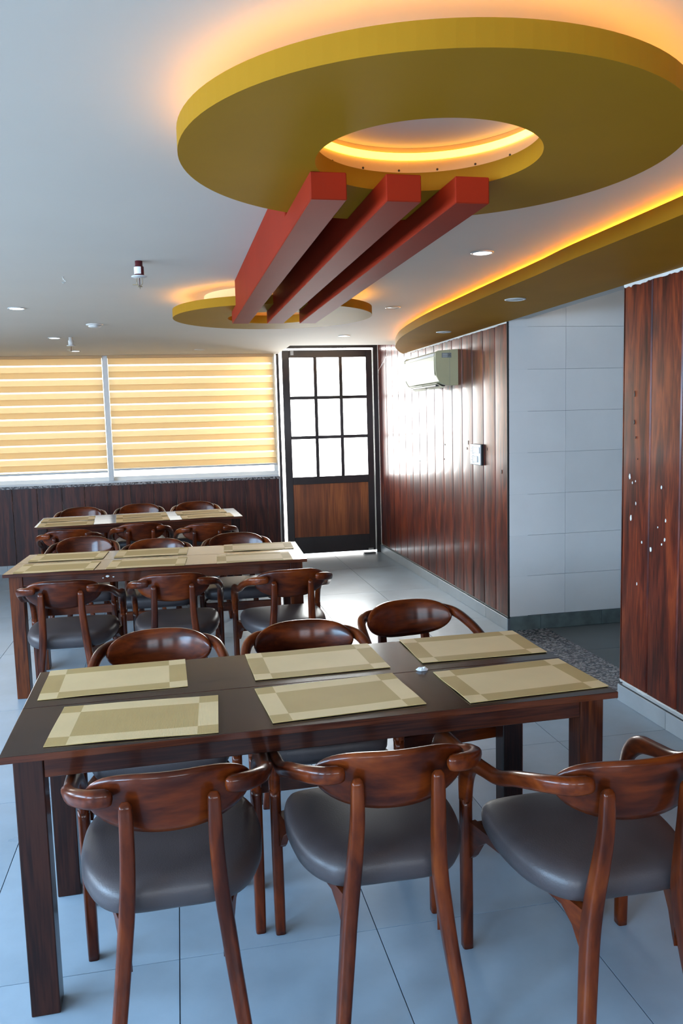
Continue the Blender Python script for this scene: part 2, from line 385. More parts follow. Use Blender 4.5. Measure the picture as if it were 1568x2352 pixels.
# ---- skirting
bs = struct(MB().box(XW-.004, XW+.012, YO1, YB, 0, SK-.004).build('baseboard_right', M['grout']))
def skirt_run(parent, cuts, x0, x1):
    for a, b in zip(cuts[:-1], cuts[1:]):
        MB().box(x0, x1, a+.0012, b-.0012, .0005, SK).build('skirting_tile', M['skirt'], parent, .0015, 1)
skirt_run(bs, [5.466, 5.894, 7.094, 8.294, 9.236], XW-.012, XW-.0045)
MB().box(XW-.004, XW+.012, YF, YO0+.011, 0, SK-.004).build('skirting_backing', M['grout'], bs)
skirt_run(bs, [-3.7, -2.506, -1.306, -.106, 1.094, 2.294, 3.494, 3.944], XW-.012, XW-.0045)
bb = struct(MB().box(XL, 1.12, YB-.004, YB+.004, 0, SK-.004).build('baseboard_back', M['grout']))
cx = TX0+.6*3
while cx > XL:
    MB().box(max(cx-.6, XL)+.0012, min(cx, 1.13)-.0012, YB-.012, YB-.0045, .0005, SK).build('skirting_tile', M['skirt'], bb); cx -= .6

# ---- back wall
SILL = .951
WX0, WX1 = -3.2, 1.128
DX0, DX1 = 1.136, 2.314                            # door opening incl. frame
wb = MB()
wb.box(XL-.2, WX1+.03, YB+.012, YB+.2, 0, SILL-.03)
wb.box(XL-.2, WX0, YB+.012, YB+.2, SILL-.03, 2.62)
wb.box(XL-.2, WX1+.03, YB+.012, YB+.2, ZC+.055, 2.62)
wb.box(DX0-.02, XW+.15, YB+.012, YB+.2, 2.43, 2.62)
wall_back = struct(wb.build('wall_back', M['wallpaint']))
e = 1.122; k = 0
xs = [1.122, .985, .735, .48, .225, -.03, -.28, -.53, -.776, -1.02, -1.257, -1.514, -1.768]
while xs[-1] > XL+.26: xs.append(xs[-1]-.25)
for b, a in zip(xs[:-1], xs[1:]):
    g = .0018; c = .004
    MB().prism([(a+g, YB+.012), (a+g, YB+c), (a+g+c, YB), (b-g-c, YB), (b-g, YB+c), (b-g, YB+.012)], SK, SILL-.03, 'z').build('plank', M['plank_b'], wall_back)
t = struct(MB().box(XL, WX1+.015, YB-.018, YB+.1, SILL-.03, SILL-.004).build('trim_1', M['granite']))     # granite window sill

# ---- window in the back wall
win = struct(MB().box(WX0, WX1, YB+.06, YB+.12, SILL-.004, SILL+.060).build('window_1', M['alu'], None, .003, 1))
MB().box(WX0, WX1, YB+.03, YB+.13, SILL-.004, SILL+.018).build('track', M['alu'], win)
for x in (-.725, -2.55): MB().box(x-.028, x+.028, YB-.022, YB+.115, SILL+.02, ZC-.001).build('mullion', M['alu'], win, .003, 1)
for x in (WX0+.02, WX1-.025): MB().box(x-.022, x+.022, YB+.06, YB+.115, SILL+.06, ZC+.05).build('mullion', M['alu'], win)
MB().box(WX0, WX1, YB+.065, YB+.11, ZC-.02, ZC+.05).build('top_rail', M['alu'], win)
for a, b in ((-2.52, -.755), (-.695, WX1-.047), (WX0+.042, -2.58)):
    MB().box(a, b, YB+.085, YB+.089, SILL+.06, ZC-.02).build('pane', M['pane'], win)

# ---- door
fr = MB()
fr.prism([(DX0, 0), (DX0+.030, 0), (DX0+.030, 2.385), (DX1-.055, 2.385), (DX1-.055, 0), (DX1, 0), (DX1, 2.425), (DX0, 2.425)], YB+.0, YB+.09, 'y')
door = struct(fr.build('door_1', M['doorf'], None, .003, 1))
LX0, LX1, LZ0, LZ1 = DX0+.068, DX1-.065, .028, 2.366
def dpart(name, x0, x1, z0, z1, y0, y1, mat, parent, bev=.003): return MB().box(x0, x1, y0, y1, z0, z1).build(name, M[mat], parent, bev, 1)
GX0, GX1, GZ0, GZ1 = 1.287, 2.176, .925, 2.282
DY0, DY1 = YB+.02, YB+.06
leaf = dpart('leaf_stile', LX0, GX0, LZ0, LZ1, DY0, DY1, 'doorf', door)
dpart('leaf_stile', GX1, LX1, LZ0, LZ1, DY0, DY1, 'doorf', door)
dpart('leaf_rail', GX0, GX1, GZ1, LZ1, DY0, DY1, 'doorf', door)
dpart('leaf_rail', GX0, GX1, .838, GZ0, DY0, DY1, 'doorf', door)
dpart('leaf_rail', GX0, GX1, LZ0, .222, DY0, DY1, 'doorf', door)
dpart('door_panel', GX0, GX1, .222, .838, DY0+.012, DY1-.008, 'doorp', door, 0)
cw, ch = (GX1-GX0)/3, (GZ1-GZ0)/3
for i in (1, 2): dpart('glazing_bar', GX0+cw*i-.019, GX0+cw*i+.019, GZ0, GZ1, DY0+.006, DY1-.006, 'doorf', door, .002)
for j in (1, 2): dpart('glazing_bar', GX0, GX1, GZ0+ch*j-.018, GZ0+ch*j+.018, DY0+.005, DY1-.005, 'doorf', door, .002)
for i in range(3):
    for j in range(3):
        dpart('pane', GX0+cw*i+.014, GX0+cw*(i+1)-.014, GZ0+ch*j+.014, GZ0+ch*(j+1)-.014, DY0+.018, DY0+.022, 'pane', door, 0)
lp = dpart('latch_plate', LX0+.10, LX0+.135, LZ1-.055, LZ1-.005, DY0-.004, DY0, 'rim', door, .001)
dpart('bolt', LX1-.09, LX1-.03, .03, .055, DY0-.012, DY0, 'steel', door, .002)
dpart('stopper', LX1-.16, LX1-.02, .002, .012, DY0-.09, DY0-.02, 'dark', door, .002)
dpart('leaf_edge_strip', LX1+.002, LX1+.007, .03, LZ1, DY0-.006, DY0+.02, 'steel', door, 0)

# ---- left wall and wall behind the camera with windows (outside the frame, they let the daylight in)
def wall_with_windows(name, along, pos, t, a0, a1, wins, z0=.96, z1=2.1, zt=2.4):
    m = MB()
    def B(p, q, za, zb):
        if along == 'y': m.box(min(pos, pos+t), max(pos, pos+t), p, q, za, zb)
        else: m.box(p, q, min(pos, pos+t), max(pos, pos+t), za, zb)
    cur = a0
    for p, q in wins:
        B(cur, p, 0, zt); B(p, q, 0, z0); B(p, q, z1, zt); cur = q
    B(cur, a1, 0, zt)
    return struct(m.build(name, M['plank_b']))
lw = [(-3.4,-.4), (0, 3.0), (3.4, 6.4)]
fw = [(-2.9,-.9), (-.1, 1.9)]
wall_with_windows('wall_left', 'y', XL, -.2, YF-.2, YB+.2, lw)
wall_with_windows('wall_front', 'x', YF, -.2, XL, XW+.15, fw)
n = 2
for p, q in lw:
    o = struct(MB().box(XL-.12, XL-.07, p, q, .96, 1.0).build('window_%d' % n, M['alu'])); n += 1
    MB().box(XL-.12, XL-.07, p, q, 2.06, 2.1).build('top_rail', M['alu'], o)
    for y in (p+.025, (p+q)/2, q-.025): MB().box(XL-.12, XL-.07, y-.025, y+.025, 1.0, 2.06).build('mullion', M['alu'], o)
for p, q in fw:
    o = struct(MB().box(p, q, YF-.12, YF-.07, .96, 1.0).build('window_%d' % n, M['alu'])); n += 1
    MB().box(p, q, YF-.12, YF-.07, 2.06, 2.1).build('top_rail', M['alu'], o)
    for x in (p+.025, (p+q)/2, q-.025): MB().box(x-.025, x+.025, YF-.12, YF-.07, 1.0, 2.06).build('mullion', M['alu'], o)

# ---- alcove behind the opening
AX1 = 4.1
fa = struct(MB().box(XW+.02, AX1, 3.2, 5.6, -.12, -.006).build('floor_alcove', M['grout']))
x = 2.612
while x < AX1-.02:
    y = 5.46
    while y > 3.25:
        MB().box(x+G, min(x+.6, AX1)-G, max(y-.6, 3.2)+G, y-G, -.014, -.002).build('floor_tile', M['dtile'], fa); y -= .6
    x += .6
struct(MB().box(XW+.001, 2.610, YO0+.012, 5.459, -.02, .001).build('trim_2', M['granite'], None, .002, 1))
wa = struct(MB().box(XW+.16, AX1, 5.478, 5.62, 0, 2.6).build('wall_alcove', M['grout']))
MB().box(XW+.003, XW+.16, 5.478, 5.50, 0, 2.226).build('wall_return', M['grout'], wa)
zs = [.105, .40, .70, 1.0, 1.30, 1.595, 1.892, 2.19, 2.49]
xs = [XW+.008, 2.758, 3.208, 3.658, AX1]
for a, b in zip(xs[:-1], xs[1:]):
    for c, d in zip(zs[:-1], zs[1:]):
        top = d if a > XW+.1 else min(d, 2.49)
        MB().box(a+.001, b-.001, 5.466, 5.4785, c+.001, top-.001).build('wall_tile', M['wtile'], wa)
ba = struct(MB().box(XW+.008, AX1, 5.463, 5.478, 0, .095).build('baseboard_alcove', M['grout']))
for a, b in zip([XW+.008, 2.56, 3.05, 3.54], [2.56, 3.05, 3.54, AX1]):
    MB().box(a+.0015, b-.0015, 5.452, 5.4625, 0, .104).build('skirting_stone', M['gstone'], ba, .001, 1)
struct(MB().box(AX1, AX1+.1, 3.1, 5.62, 0, 2.6).build('wall_alcove_side', M['wallpaint']))
struct(MB().box(XW+.15, AX1, 3.1, 3.2, 0, 2.6).build('wall_alcove_front', M['wallpaint']))
struct(MB().box(XW+.15, AX1+.1, 3.1, 5.62, 2.5, 2.6).build('ceiling_alcove', M['ceil']))

# ================================================================== CEILING FEATURES
# ---- mustard soffit along the right wall
ctrl = [(YF+.01, 1.715), (0., 1.715), (1.2, 1.71), (2.5, 1.70), (3.0, 1.694), (3.34, 1.690), (3.65, 1.702), (4.05, 1.706), (4.75, 1.717), (5.3, 1.73), (5.75, 1.752), (6.4, 1.815), (6.88, 1.90), (7.4, 2.025), (7.76, 2.150), (7.98, 2.235), (8.15, 2.312)]
curve = cr(ctrl, 5)
soff = MB().prism([(x, y) for y, x in curve] + [(XW-.002, 8.15), (XW-.002, YF+.01)], ZS, ZS+.062, 'z', smooth=False)
so = soff.build('ceiling_soffit', M['mustard'])
tag(so, 'long mustard soffit with a wavy front edge along the panelled right wall', 'soffit')
def offs(curve, d):
    out = []
    for i, (y, x) in enumerate(curve):
        a = Vector(curve[max(i-1,0)]); b = Vector(curve[min(i+1,len(curve)-1)]); t_ = (b-a).normalized()
        out.append((x + d*t_.x, y - d*t_.y))
    return out
inn = [(x, y) for x, y in offs(curve, .19) if x < XW-.01]
MB().prism(inn + [(XW-.004, inn[-1][1]), (XW-.004, YF+.02)], ZS+.0625, ZC-.0005, 'z').build('mounting_board', M['mount'], so)
st = [(x, y) for x, y in offs(curve, .140) if x < XW-.03]
m = MB(); m.sweep([((x, y, ZS+.0655), .006, .003) for x, y in st], n=6, pw=1.0); m.build('led_strip', M['led'], so)

# ---- two mustard rings
RZ0, RZ1, RO, RI = 2.200, 2.249, .602, .276
def ring(loc, label):
    o = thing('ceiling_ring', (loc[0], loc[1], ZC), label, 'ceiling ring', 'mustard rings hanging under the ceiling')
    z0, z1 = RZ0-ZC, RZ1-ZC
    MB().lathe([(RI, z0), (RO, z0), (RO, z1), (RI, z1)], n=112, smooth=False, close=True).build('disc', M['mustard'], o)
    MB().lathe([(RI+.035, z1+.0005), (RO-.19, z1+.0005), (RO-.19, -.0005), (RI+.035, -.0005)], n=96, smooth=False, close=True).build('mounting_ring', M['mount'], o)
    for i in range(18):                              # screws in the mounting ring
        a = 2*math.pi*(i+.37)/18; rr = RI+.0345
        MB().lathe([(.0001, -.0012), (.0032, -.0012), (.0032, .0012), (.0001, .0012)], n=8).build('screw', M['dark'], o, loc=(rr*math.cos(a), rr*math.sin(a), z1+.016)).rotation_euler = (0, math.pi/2, a)
    for r, zz, hh, mt in ((RO-.05, z1+.0006, .004, 'led_out'), (RI+.031, -.034, .018, 'led_in')):
        MB().lathe([(r-.004, zz), (r+.0035, zz), (r+.0035, zz+hh), (r-.004, zz+hh)], n=96, smooth=False, close=True).build('led_strip', M[mt], o)
    return o
ring((.635, 1.987), 'large mustard ring hanging under the ceiling nearest the camera, warm light above it')
ring((.612, 5.035), 'mustard ring hanging under the ceiling at the far end of the red beams')

# ---- three red beams
def yring(c, x, r, s): return c[1] + s*math.sqrt(max(r*r-(x-c[0])**2, 0))
for x0, lab in ((.362, 'left of the three red beams under the ceiling, joining the two mustard rings'),
                (.5605, 'middle of the three red beams under the ceiling, joining the two mustard rings'),
                (.748, 'right of the three red beams under the ceiling, joining the two mustard rings')):
    xc = x0+.0475; W = .0475; x_far = xc-.022
    ya = max(yring((.635,1.987), xc-W, RO, 1), yring((.635,1.987), xc+W, RO, 1)) + .003
    yb = min(yring((.612,5.035), x_far-W, RO, -1), yring((.612,5.035), x_far+W, RO, -1)) - .003
    pr = [(2.108, 2.131), (4.735, 2.131), (4.735, RZ0-.0005), (yb, RZ0-.0005), (yb, ZC-.0005), (ya, ZC-.0005), (ya, RZ0-.0005), (2.108, RZ0-.0005)]
    m = MB().prism([(y-2.108, z-ZC) for y, z in pr], -W, W, 'x')
    o = m.build('ceiling_beam', M['beam'], None, .0025, 1, loc=(xc, 2.108, ZC)); o.rotation_euler.z = math.atan(.022/2.6)
    tag(o, lab, 'beam', 'red beams under the ceiling')
# maroon boards on the ceiling between the beams
for xc, lab in ((.508, 'dark maroon board on the ceiling between the left and middle red beams'), (.699, 'dark maroon board on the ceiling between the middle and right red beams')):
    o = MB().box(-.040, .040, 0, 1.83, -.012, -.001).build('ceiling_board', M['maroon'], None, loc=(xc, 2.61, ZC)); o.rotation_euler.z = math.atan(.022/2.6)
    tag(o, lab, 'board', 'maroon boards between the beams')

# ---- downlights
def downlight(x, y, z, on, label, r=.054):
    o = thing('ceiling_downlight', (x, y, z), label, 'downlight', 'round recessed downlights')
    MB().lathe([(r*.80, -.0005), (r, -.0005), (r*.98, -.004), (r*.84, -.006), (r*.80, -.004)], n=28, close=True).build('rim', M['rim'], o)
    MB().lathe([(.0001, -.003), (r*.8, -.0035), (r*.8, -.0005), (.0001, -.0005)], n=28).build('lens', M['lampon' if on else 'lampoff'], o)
    return o
downlight(-.951, 5.532, ZC, 1, 'lit round downlight at the left edge of the photo, nearest of the left row')
downlight(-.975, 7.337, ZC, 1, 'lit round downlight just left of the far sprinkler')
downlight(-.956, 8.601, ZC, 1, 'lit round downlight right above the left window blind')
downlight(1.43, 3.669, ZC, 1, 'bright lit downlight between the right red beam and the mustard soffit')
downlight(1.49, 5.488, ZC, 0, 'unlit downlight between the far mustard ring and the soffit')
downlight(1.526, 7.317, ZC, 1, 'lit downlight in front of the glazed door')
downlight(.271, 8.589, ZC, 0, 'unlit downlight above the right window blind')
downlight(1.922, 4.428, ZS, 0, 'unlit downlight in the middle of the mustard soffit', .060)
downlight(2.063, 6.111, ZS, 0, 'unlit downlight in the mustard soffit above the air conditioner', .060)
downlight(1.955, 2.80, ZS, 0, 'unlit downlight in the near end of the soffit at the right photo edge', .060)

# ---- sprinklers, smoke detector, hook
def sprinkler(x, y, label, red):
    o = thing('ceiling_sprinkler', (x, y, ZC), label, 'sprinkler', 'pendent sprinklers')
    s = MB().lathe([(.0001, 0), (.017, 0), (.017, -.022), (.022, -.026), (.022, -.066), (.0001, -.066)], n=20)
    s.build('pipe_socket', M['redpipe' if red else 'rim'], o)
    if red:
        MB().prism([(.0228*math.cos(a), .0228*math.sin(a)) for a in [math.radians(150+8*i) for i in range(19)]] + [(.0215*math.cos(a), .0215*math.sin(a)) for a in [math.radians(294-8*i) for i in range(19)]], -.06, -.028, 'z').build('plaster_smear', M['white'], o)
    MB().lathe([(.0001, -.066), (.036, -.068), (.037, -.071), (.030, -.074), (.0001, -.076)], n=28).build('flange', M['rim'], o)
    f = MB()
    for sg in (-1, 1): f.tube(cr([(sg*.011, 0, -.074), (sg*.0125, 0, -.09), (sg*.011, 0, -.103), (sg*.002, 0, -.113)], 4), .0022, 6)
    f.build('frame_arm', M['brass'], o)
    MB().tube([(0, 0, -.076), (0, 0, -.112)], .002, 6).build('bulb', M['redpipe'], o)
    MB().lathe([(.0001, -.112), (.012, -.114), (.012, -.116), (.0001, -.118)], n=14).build('deflector', M['brass'], o)
    MB().tube([(0, 0, -.117), (0, 0, -.126)], .0016, 6).build('pin', M['brass'], o)
    MB().box(-.032, -.010, -.003, .003, -.109, -.104).build('tab', M['brass'], o)
sprinkler(-.134, 3.967, 'maroon and white pendent sprinkler nearer the camera, left of the red beams', True)
sprinkler(-.841, 7.311, 'small grey pendent sprinkler close above the left window blind', False)
o = thing('smoke_detector', (-.559, 6.395, ZC), 'flat round white smoke detector between the two sprinklers', 'smoke detector')
MB().lathe([(.0001, 0), (.062, 0), (.062, -.006), (.056, -.010), (.0001, -.010)], n=28).build('base', M['rim'], o)
MB().lathe([(.0001, -.010), (.044, -.010), (.046, -.018), (.034, -.024), (.0001, -.026)], n=28).build('sensor_cap', M['rim'], o)
o = thing('ceiling_hook', (-.523, 4.394, ZC), 'tiny metal hook screwed into the bare ceiling on the left', 'hook')
MB().tube(cr([(0,0,0), (0,0,-.012), (.008,0,-.018), (.010,0,-.026), (0,0,-.032), (-.006,0,-.026)], 4), .0022, 6).build('wire_hook', M['steel'], o)
MB().lathe([(.0001,0), (.006,0), (.005,-.003), (.0001,-.003)], n=10).build('base_plate', M['steel'], o)

# ================================================================== WALL THINGS
# ---- air conditioner
o = thing('air_conditioner', (XW, 6.49, 1.835), 'yellowed wall air conditioner under the soffit on the panelled wall', 'air conditioner')
def Xp(l): return [(-d, z) for d, z in l]
prof = Xp([(.002,0), (.06,-.003), (.115,.004), (.165,.03), (.188,.07), (.196,.13), (.198,.20), (.195,.258), (.178,.276), (.002,.288)])
def yprism(p_, y0, y1): return MB().prism(p_, y0, y1, 'y')
yprism(prof, .02, .92).build('body', M['ac'], o)
cap = Xp([(.001,-.003), (.06,-.006), (.117,.001), (.169,.028), (.192,.07), (.2,.13), (.202,.20), (.199,.26), (.180,.280), (.001,.292)])
yprism(cap, 0, .0195).build('end_cap', M['acside'], o, .003, 1)
yprism(cap, .9205, .94).build('end_cap', M['acside'], o, .003, 1)
MB().prism(Xp([(.1985,.075), (.2035,.10), (.2065,.20), (.2035,.236), (.1985,.236)]), .025, .915, 'y').build('front_panel', M['ac'], o, .002, 1)
MB().prism(Xp([(.1965,.240), (.2005,.240), (.1975,.262), (.1935,.262)]), .025, .80, 'y').build('intake_grille', M['rim'], o)
MB().prism(Xp([(.1965,.240), (.2010,.240), (.1985,.262), (.1935,.262)]), .02, .045, 'y').build('display_strip', M['grey'], o)
MB().box(-.168, -.085, .10, .84, -.006, .006).build('outlet_slot', M['dark'], o)
lv = MB().prism(Xp([(.172,.014), (.176,.018), (.110,-.016), (.106,-.020)]), .06, .46, 'y'); lv.build('louver', M['ac'], o)
MB().prism(Xp([(.172,.014), (.176,.018), (.125,-.022), (.121,-.026)]), .48, .86, 'y').build('louver', M['ac'], o)
s = MB().box(-.145, -.062, -.0012, 0, .222, .262).build('rating_sticker', M['grey'], o)
for i in range(5): MB().box(-.138, -.098+.004*(i%2), -.0018, -.0011, .227+.007*i, .2295+.007*i).build('print_line', M['rim'], s)
for i in range(3):
    for j in range(3): 
        if (i+j) % 2 == 0: MB().box(-.086+.006*i, -.081+.006*i, -.0018, -.0011, .235+.007*j, .240+.007*j).build('print_block', M['dark'], s)
MB().box(-.0785, -.077, -.0008, 0, .0, .288).build('seam', M['grey'], o)

# ---- switch plate
o = thing('switch_plate', (XW-.0005, 6.059, 1.271), 'white switch and socket plate on the panelled wall below the air conditioner', 'switch')
MB().box(-.016, 0, -.114, .114, -.0815, .0815).build('back_box', M['dark'], o, .002, 1)
MB().prism([(-.112,-.0795), (.112,-.0795), (.112,.0795), (-.112,.0795)], -.024, -.0165, 'x').build('face_plate', M['rim'], o, .004, 2)
for y, z, wy, wz in ((-.075,.035,.020,.024), (-.03,.035,.020,.024), (.015,.035,.020,.024), (-.03,-.035,.020,.024), (.015,-.035,.020,.024)):
    MB().box(-.029, -.0245, y-wy, y+wy, z-wz, z+wz).build('switch_rocker', M['alu'], o, .002, 1)
for z in (.035, -.035):
    s = MB().box(-.028, -.0245, .045, .098, z-.030, z+.030).build('socket', M['alu'], o, .002, 1)
    for a, b in ((.0, .014), (-.011, -.008), (.011, -.008)):
        MB().box(-.029, -.0279, .0715+a-.003, .0715+a+.003, z+b-.004, z+b+.004).build('socket_hole', M['dark'], s)

# ---- thin cable in the corner by the door
o = MB().tube(cr([(2.05+.22, 8.6, 2.34), (2.29, 8.75, 2.25), (2.300, 9.0, 2.17), (2.305, 9.17, 2.12), (2.306, 9.19, 2.09)], 8), .0028, 6).build('wall_cable', M['rim'])
tag(o, 'thin loose cable hanging in the corner above the door', 'cable')

# ---- zebra blinds
def blind(name, x0, x1, zbot, label):
    YBL = YB-.016
    o = thing(name, ((x0+x1)/2, YBL, ZC), label, 'blind', 'striped cream zebra blinds in the back window')
    hw = (x1-x0)/2
    MB().box(-hw, hw, -.05, .012, -.030, -.001).build('head_cover', M['fab'], o)
    per, d1 = .1405, .0655
    zt = -.031; z = zt; k = 0; zb = zbot-ZC+.022
    def bands(yo, start, nd, ns, cloth='fab'):
        z = start
        while z > zb:
            for nm, h, mt in ((nd, d1, cloth), (ns, per-d1, 'sheer')):
                a, b = min(z, zt), max(z-h, zb); z -= h
                if a-b > .004:
                    MB().add([(-hw, yo, b), (hw, yo, b), (hw, yo, a), (-hw, yo, a)], [(0,1,2,3)]).build(nm, M[mt], o)
    bands(-.016, zt, 'cloth_band', 'sheer_band')
    bands(.004, zt+.0595, 'cloth_band', 'sheer_band', 'fab2')
    MB().prism([(.012*math.cos(a)-.006, zb-.008+.012*math.sin(a)) for a in [2*math.pi*i/12 for i in range(12)]], -hw, hw, 'x').build('bottom_bar', M['alu'], o)
    return o
blind('window_blind', -2.52, -.757, 1.062, 'left striped cream zebra blind, cut off by the left photo edge')
b2 = blind('window_blind', -.693, 1.098, 1.078, 'right striped cream zebra blind beside the glazed door')
o = MB().tube(cr([(1.092, YB-.05, 2.30), (1.090, YB-.052, 1.8), (1.086, YB-.052, 1.32), (1.098, YB-.052, 1.285), (1.112, YB-.052, 1.33), (1.112, YB-.05, 1.8), (1.108, YB-.05, 2.30)], 8), .0022, 6).build('blind_chain', M['rim'])
tag(o, 'thin looped pull chain hanging at the right end of the right blind', 'blind chain')
# ================================================================== FURNITURE
def build_table(loc, rz, L, D, label, red=()):
    o = thing('dining_table', loc, label, 'table', 'dark wooden dining tables in a row', rz)
    hx, hy, zt, th = L/2, D/2, .748, .0195
    g = .0008
    for s0, s1 in ((-hy, -g), (g, hy)):
        b = MB().box(-hx, hx, s0, s1, zt-th, zt); 
        for i in range(len(b.f)): b.m[i] = 0 if i == 1 else 1
        b.build('top_board', [M['ttop'], M['tedge']], o, .0018, 2)
    lw_ = .075; ix, iy = .024, .042
    for sx in (-1, 1):
        for sy in (-1, 1):
            x = sx*(hx-ix-lw_/2); y = sy*(hy-iy-lw_/2)
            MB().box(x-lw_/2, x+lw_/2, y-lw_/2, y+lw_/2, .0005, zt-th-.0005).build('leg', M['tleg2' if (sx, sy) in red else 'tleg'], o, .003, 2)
    za, zb = .664, zt-th-.001
    for sy in (-1, 1):
        y = sy*(hy-iy-.014)
        MB().box(-hx+ix+lw_+.0005, hx-ix-lw_-.0005, y-.011, y+.011, za, zb).build('apron', M['tapron'], o, .002, 1)
    for sx in (-1, 1):
        x = sx*(hx-ix-.014)
        MB().box(x-.011, x+.011, -hy+iy+lw_+.0005, hy-iy-lw_-.0005, za, zb).build('apron', M['tleg'], o, .002, 1)
    return o
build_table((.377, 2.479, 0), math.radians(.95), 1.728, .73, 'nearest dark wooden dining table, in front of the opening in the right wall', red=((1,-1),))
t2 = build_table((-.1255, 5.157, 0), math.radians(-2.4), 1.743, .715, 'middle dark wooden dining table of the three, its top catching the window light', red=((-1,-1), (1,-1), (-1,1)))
build_table((-.35, 7.48, 0), math.radians(2.7), 1.743, .72, 'farthest dark wooden dining table, nearest the window')

for x, z, a, b in ((-.30, .700, .012, .007), (-.265, .694, .006, .004), (-.325, .690, .005, .004)):     # chipped varnish
    n = 8; ol = [(x + a*math.cos(q)*(.6+.5*random.random()), z + b*math.sin(q)*(.6+.5*random.random())) for q in [2*math.pi*i/n for i in range(n)]]
    MB().prism(ol, -.3575+.042+.0022, -.3575+.042+.004, 'y').build('varnish_chip', M['white'], t2)

